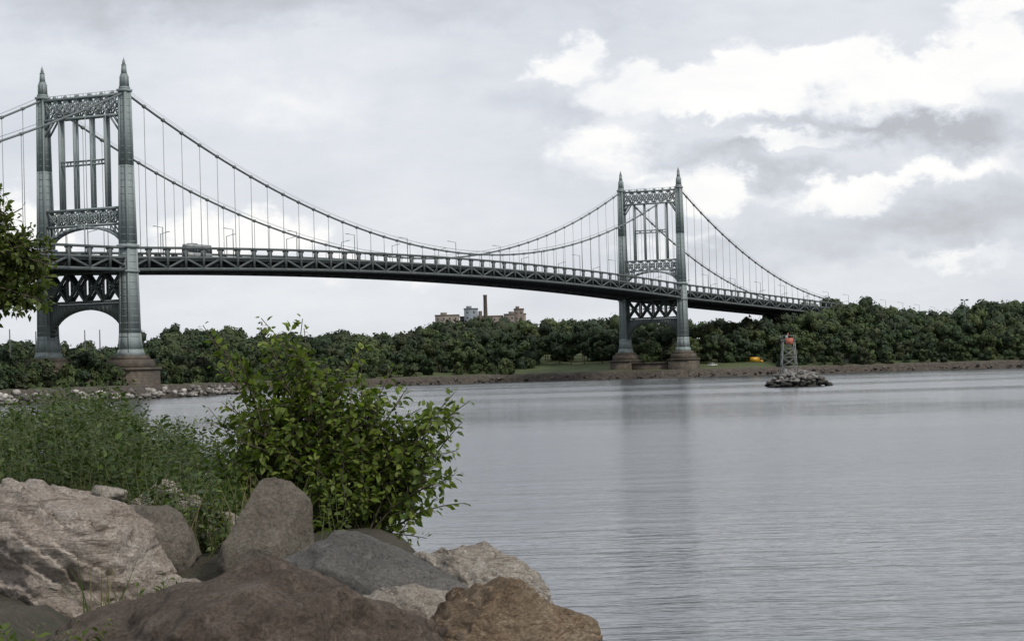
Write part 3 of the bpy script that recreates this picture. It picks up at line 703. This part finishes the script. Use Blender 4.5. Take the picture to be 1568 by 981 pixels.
# --- ground plants
gp=empty('ground_plants'); mb=MB()
for i in range(80):
    x,y=rng.uniform(-2.75,-2.15),rng.uniform(9.8,11.2); 
    if i>44: x,y=rng.uniform(-2.3,-1.9),rng.uniform(12.9,13.3)
    if i>52: x,y=rng.uniform(-2.5,-1.3),rng.uniform(15.7,16.6)
    z0=bank(x,y); top={0:3.74,1:3.75,2:4.2}[0 if i<=44 else (1 if i<=52 else 2)]+rng.uniform(-.12,.1)
    a=np.array((x,y,z0)); e=np.array((x+rng.normal(0,.1),y+rng.normal(0,.1),top))
    shoot(mb,bez(a,(a+e)/2+rng.normal(0,.05,3),e,6),.004,60,.06,pal*.8,start=.3,wf=.5)
flush('foliage',leafm,gp); mb.obj('stems',stemg,gp)
# --- grass tufts
V=[];F=[];Cg=[]
for i in range(520):
    y=rng.uniform(15.4,17.5); x=rng.uniform(-.205,-.1)*y
    if rng.random()<.12: y=rng.uniform(12.8,13.4); x=rng.uniform(-.20,-.16)*y
    z=bank(x,y); h=rng.uniform(.2,.55); d=rng.normal(0,.12,2); wv=.004; n=len(V)
    c=(.22,.185,.11) if rng.random()<.5 else (.06,.095,.025)
    V+=[(x-wv,y,z),(x+wv,y,z),(x+wv*.8+d[0]*.4,y+d[1]*.4,z+h*.6),(x-wv*.8+d[0]*.4,y+d[1]*.4,z+h*.6),(x+d[0]+wv*.2,y+d[1],z+h),(x+d[0]-wv*.2,y+d[1],z+h)]
    F+=[(n,n+1,n+2,n+3),(n+3,n+2,n+4,n+5)]; Cg+=[c]*6
fast_mesh('grass',V,F,leafm,col=np.array(Cg))
# --- broadleaf tree at left
tree=empty('broadleaf_tree'); mb=MB(); tx,ty=-9.3,30.
mb.tube([(tx,ty,3),(tx+.05,ty,4.5),(tx-.05,ty,6),(tx+.1,ty,7.6),(tx,ty,9.5)],[.2,.17,.14,.1,.04],8)
tpal=np.array([(.048,.070,.016),(.06,.086,.020),(.08,.108,.027),(.10,.13,.032)])
ends=[(-6.3,30,6.85),(-6.2,29.8,6.6),(-6.3,30,6.35),(-6.5,30,6.1),(-6.55,30,7.15),(-6.7,30,7.45),(-6.9,30,7.65),(-6.4,29.7,6.15),(-6.9,30.2,6.3),(-7.0,29.8,6.9),(-6.6,30,6.7),(-6.8,29.9,6.5),(-6.8,30,7.2),(-7.0,30,6.5),(-6.6,29.8,6.95),(-6.45,30,6.5),(-6.75,30,7.0),(-6.9,29.9,7.4),(-7.0,30,7.7),(-6.95,30,6.1),(-6.25,30,6.7),(-6.35,30,6.5),(-6.5,29.9,6.3),(-6.4,30,7.0)]
for k in range(85):
    d=rng.normal(size=3); d/=np.linalg.norm(d); ends.append(np.array((-8.8,30,7.2))+d*np.array((2.0,2.0,1.5))*rng.uniform(.5,1)**.5)
for e in ends:
    e=np.array(e); b0=np.array((tx,ty,rng.uniform(4.8,7.5))); 
    if e[0]>-7.1 and e[2]>7.8-.8*(e[0]+7.1): continue
    pts=bez(b0,b0*.4+e*.6+np.array((0,0,.3)),e,12)
    shoot(mb,pts,.03,20,.12,tpal,start=.55,wf=.65)
    for k in range(20):
        q=pts[int(rng.uniform(.65,1)*11)]; dd=rng.normal(0,1,3); dd/=np.linalg.norm(dd); L=rng.uniform(.15,.36)
        shoot(mb,bez(q,q+dd*L*.5,q+dd*L-np.array((0,0,.08)),5),.006,50,.115,tpal,start=.1,wf=.65)
flush('foliage',foliage('tree_leaf',.35),tree); mb.obj('trunk_and_limbs',bark,tree)
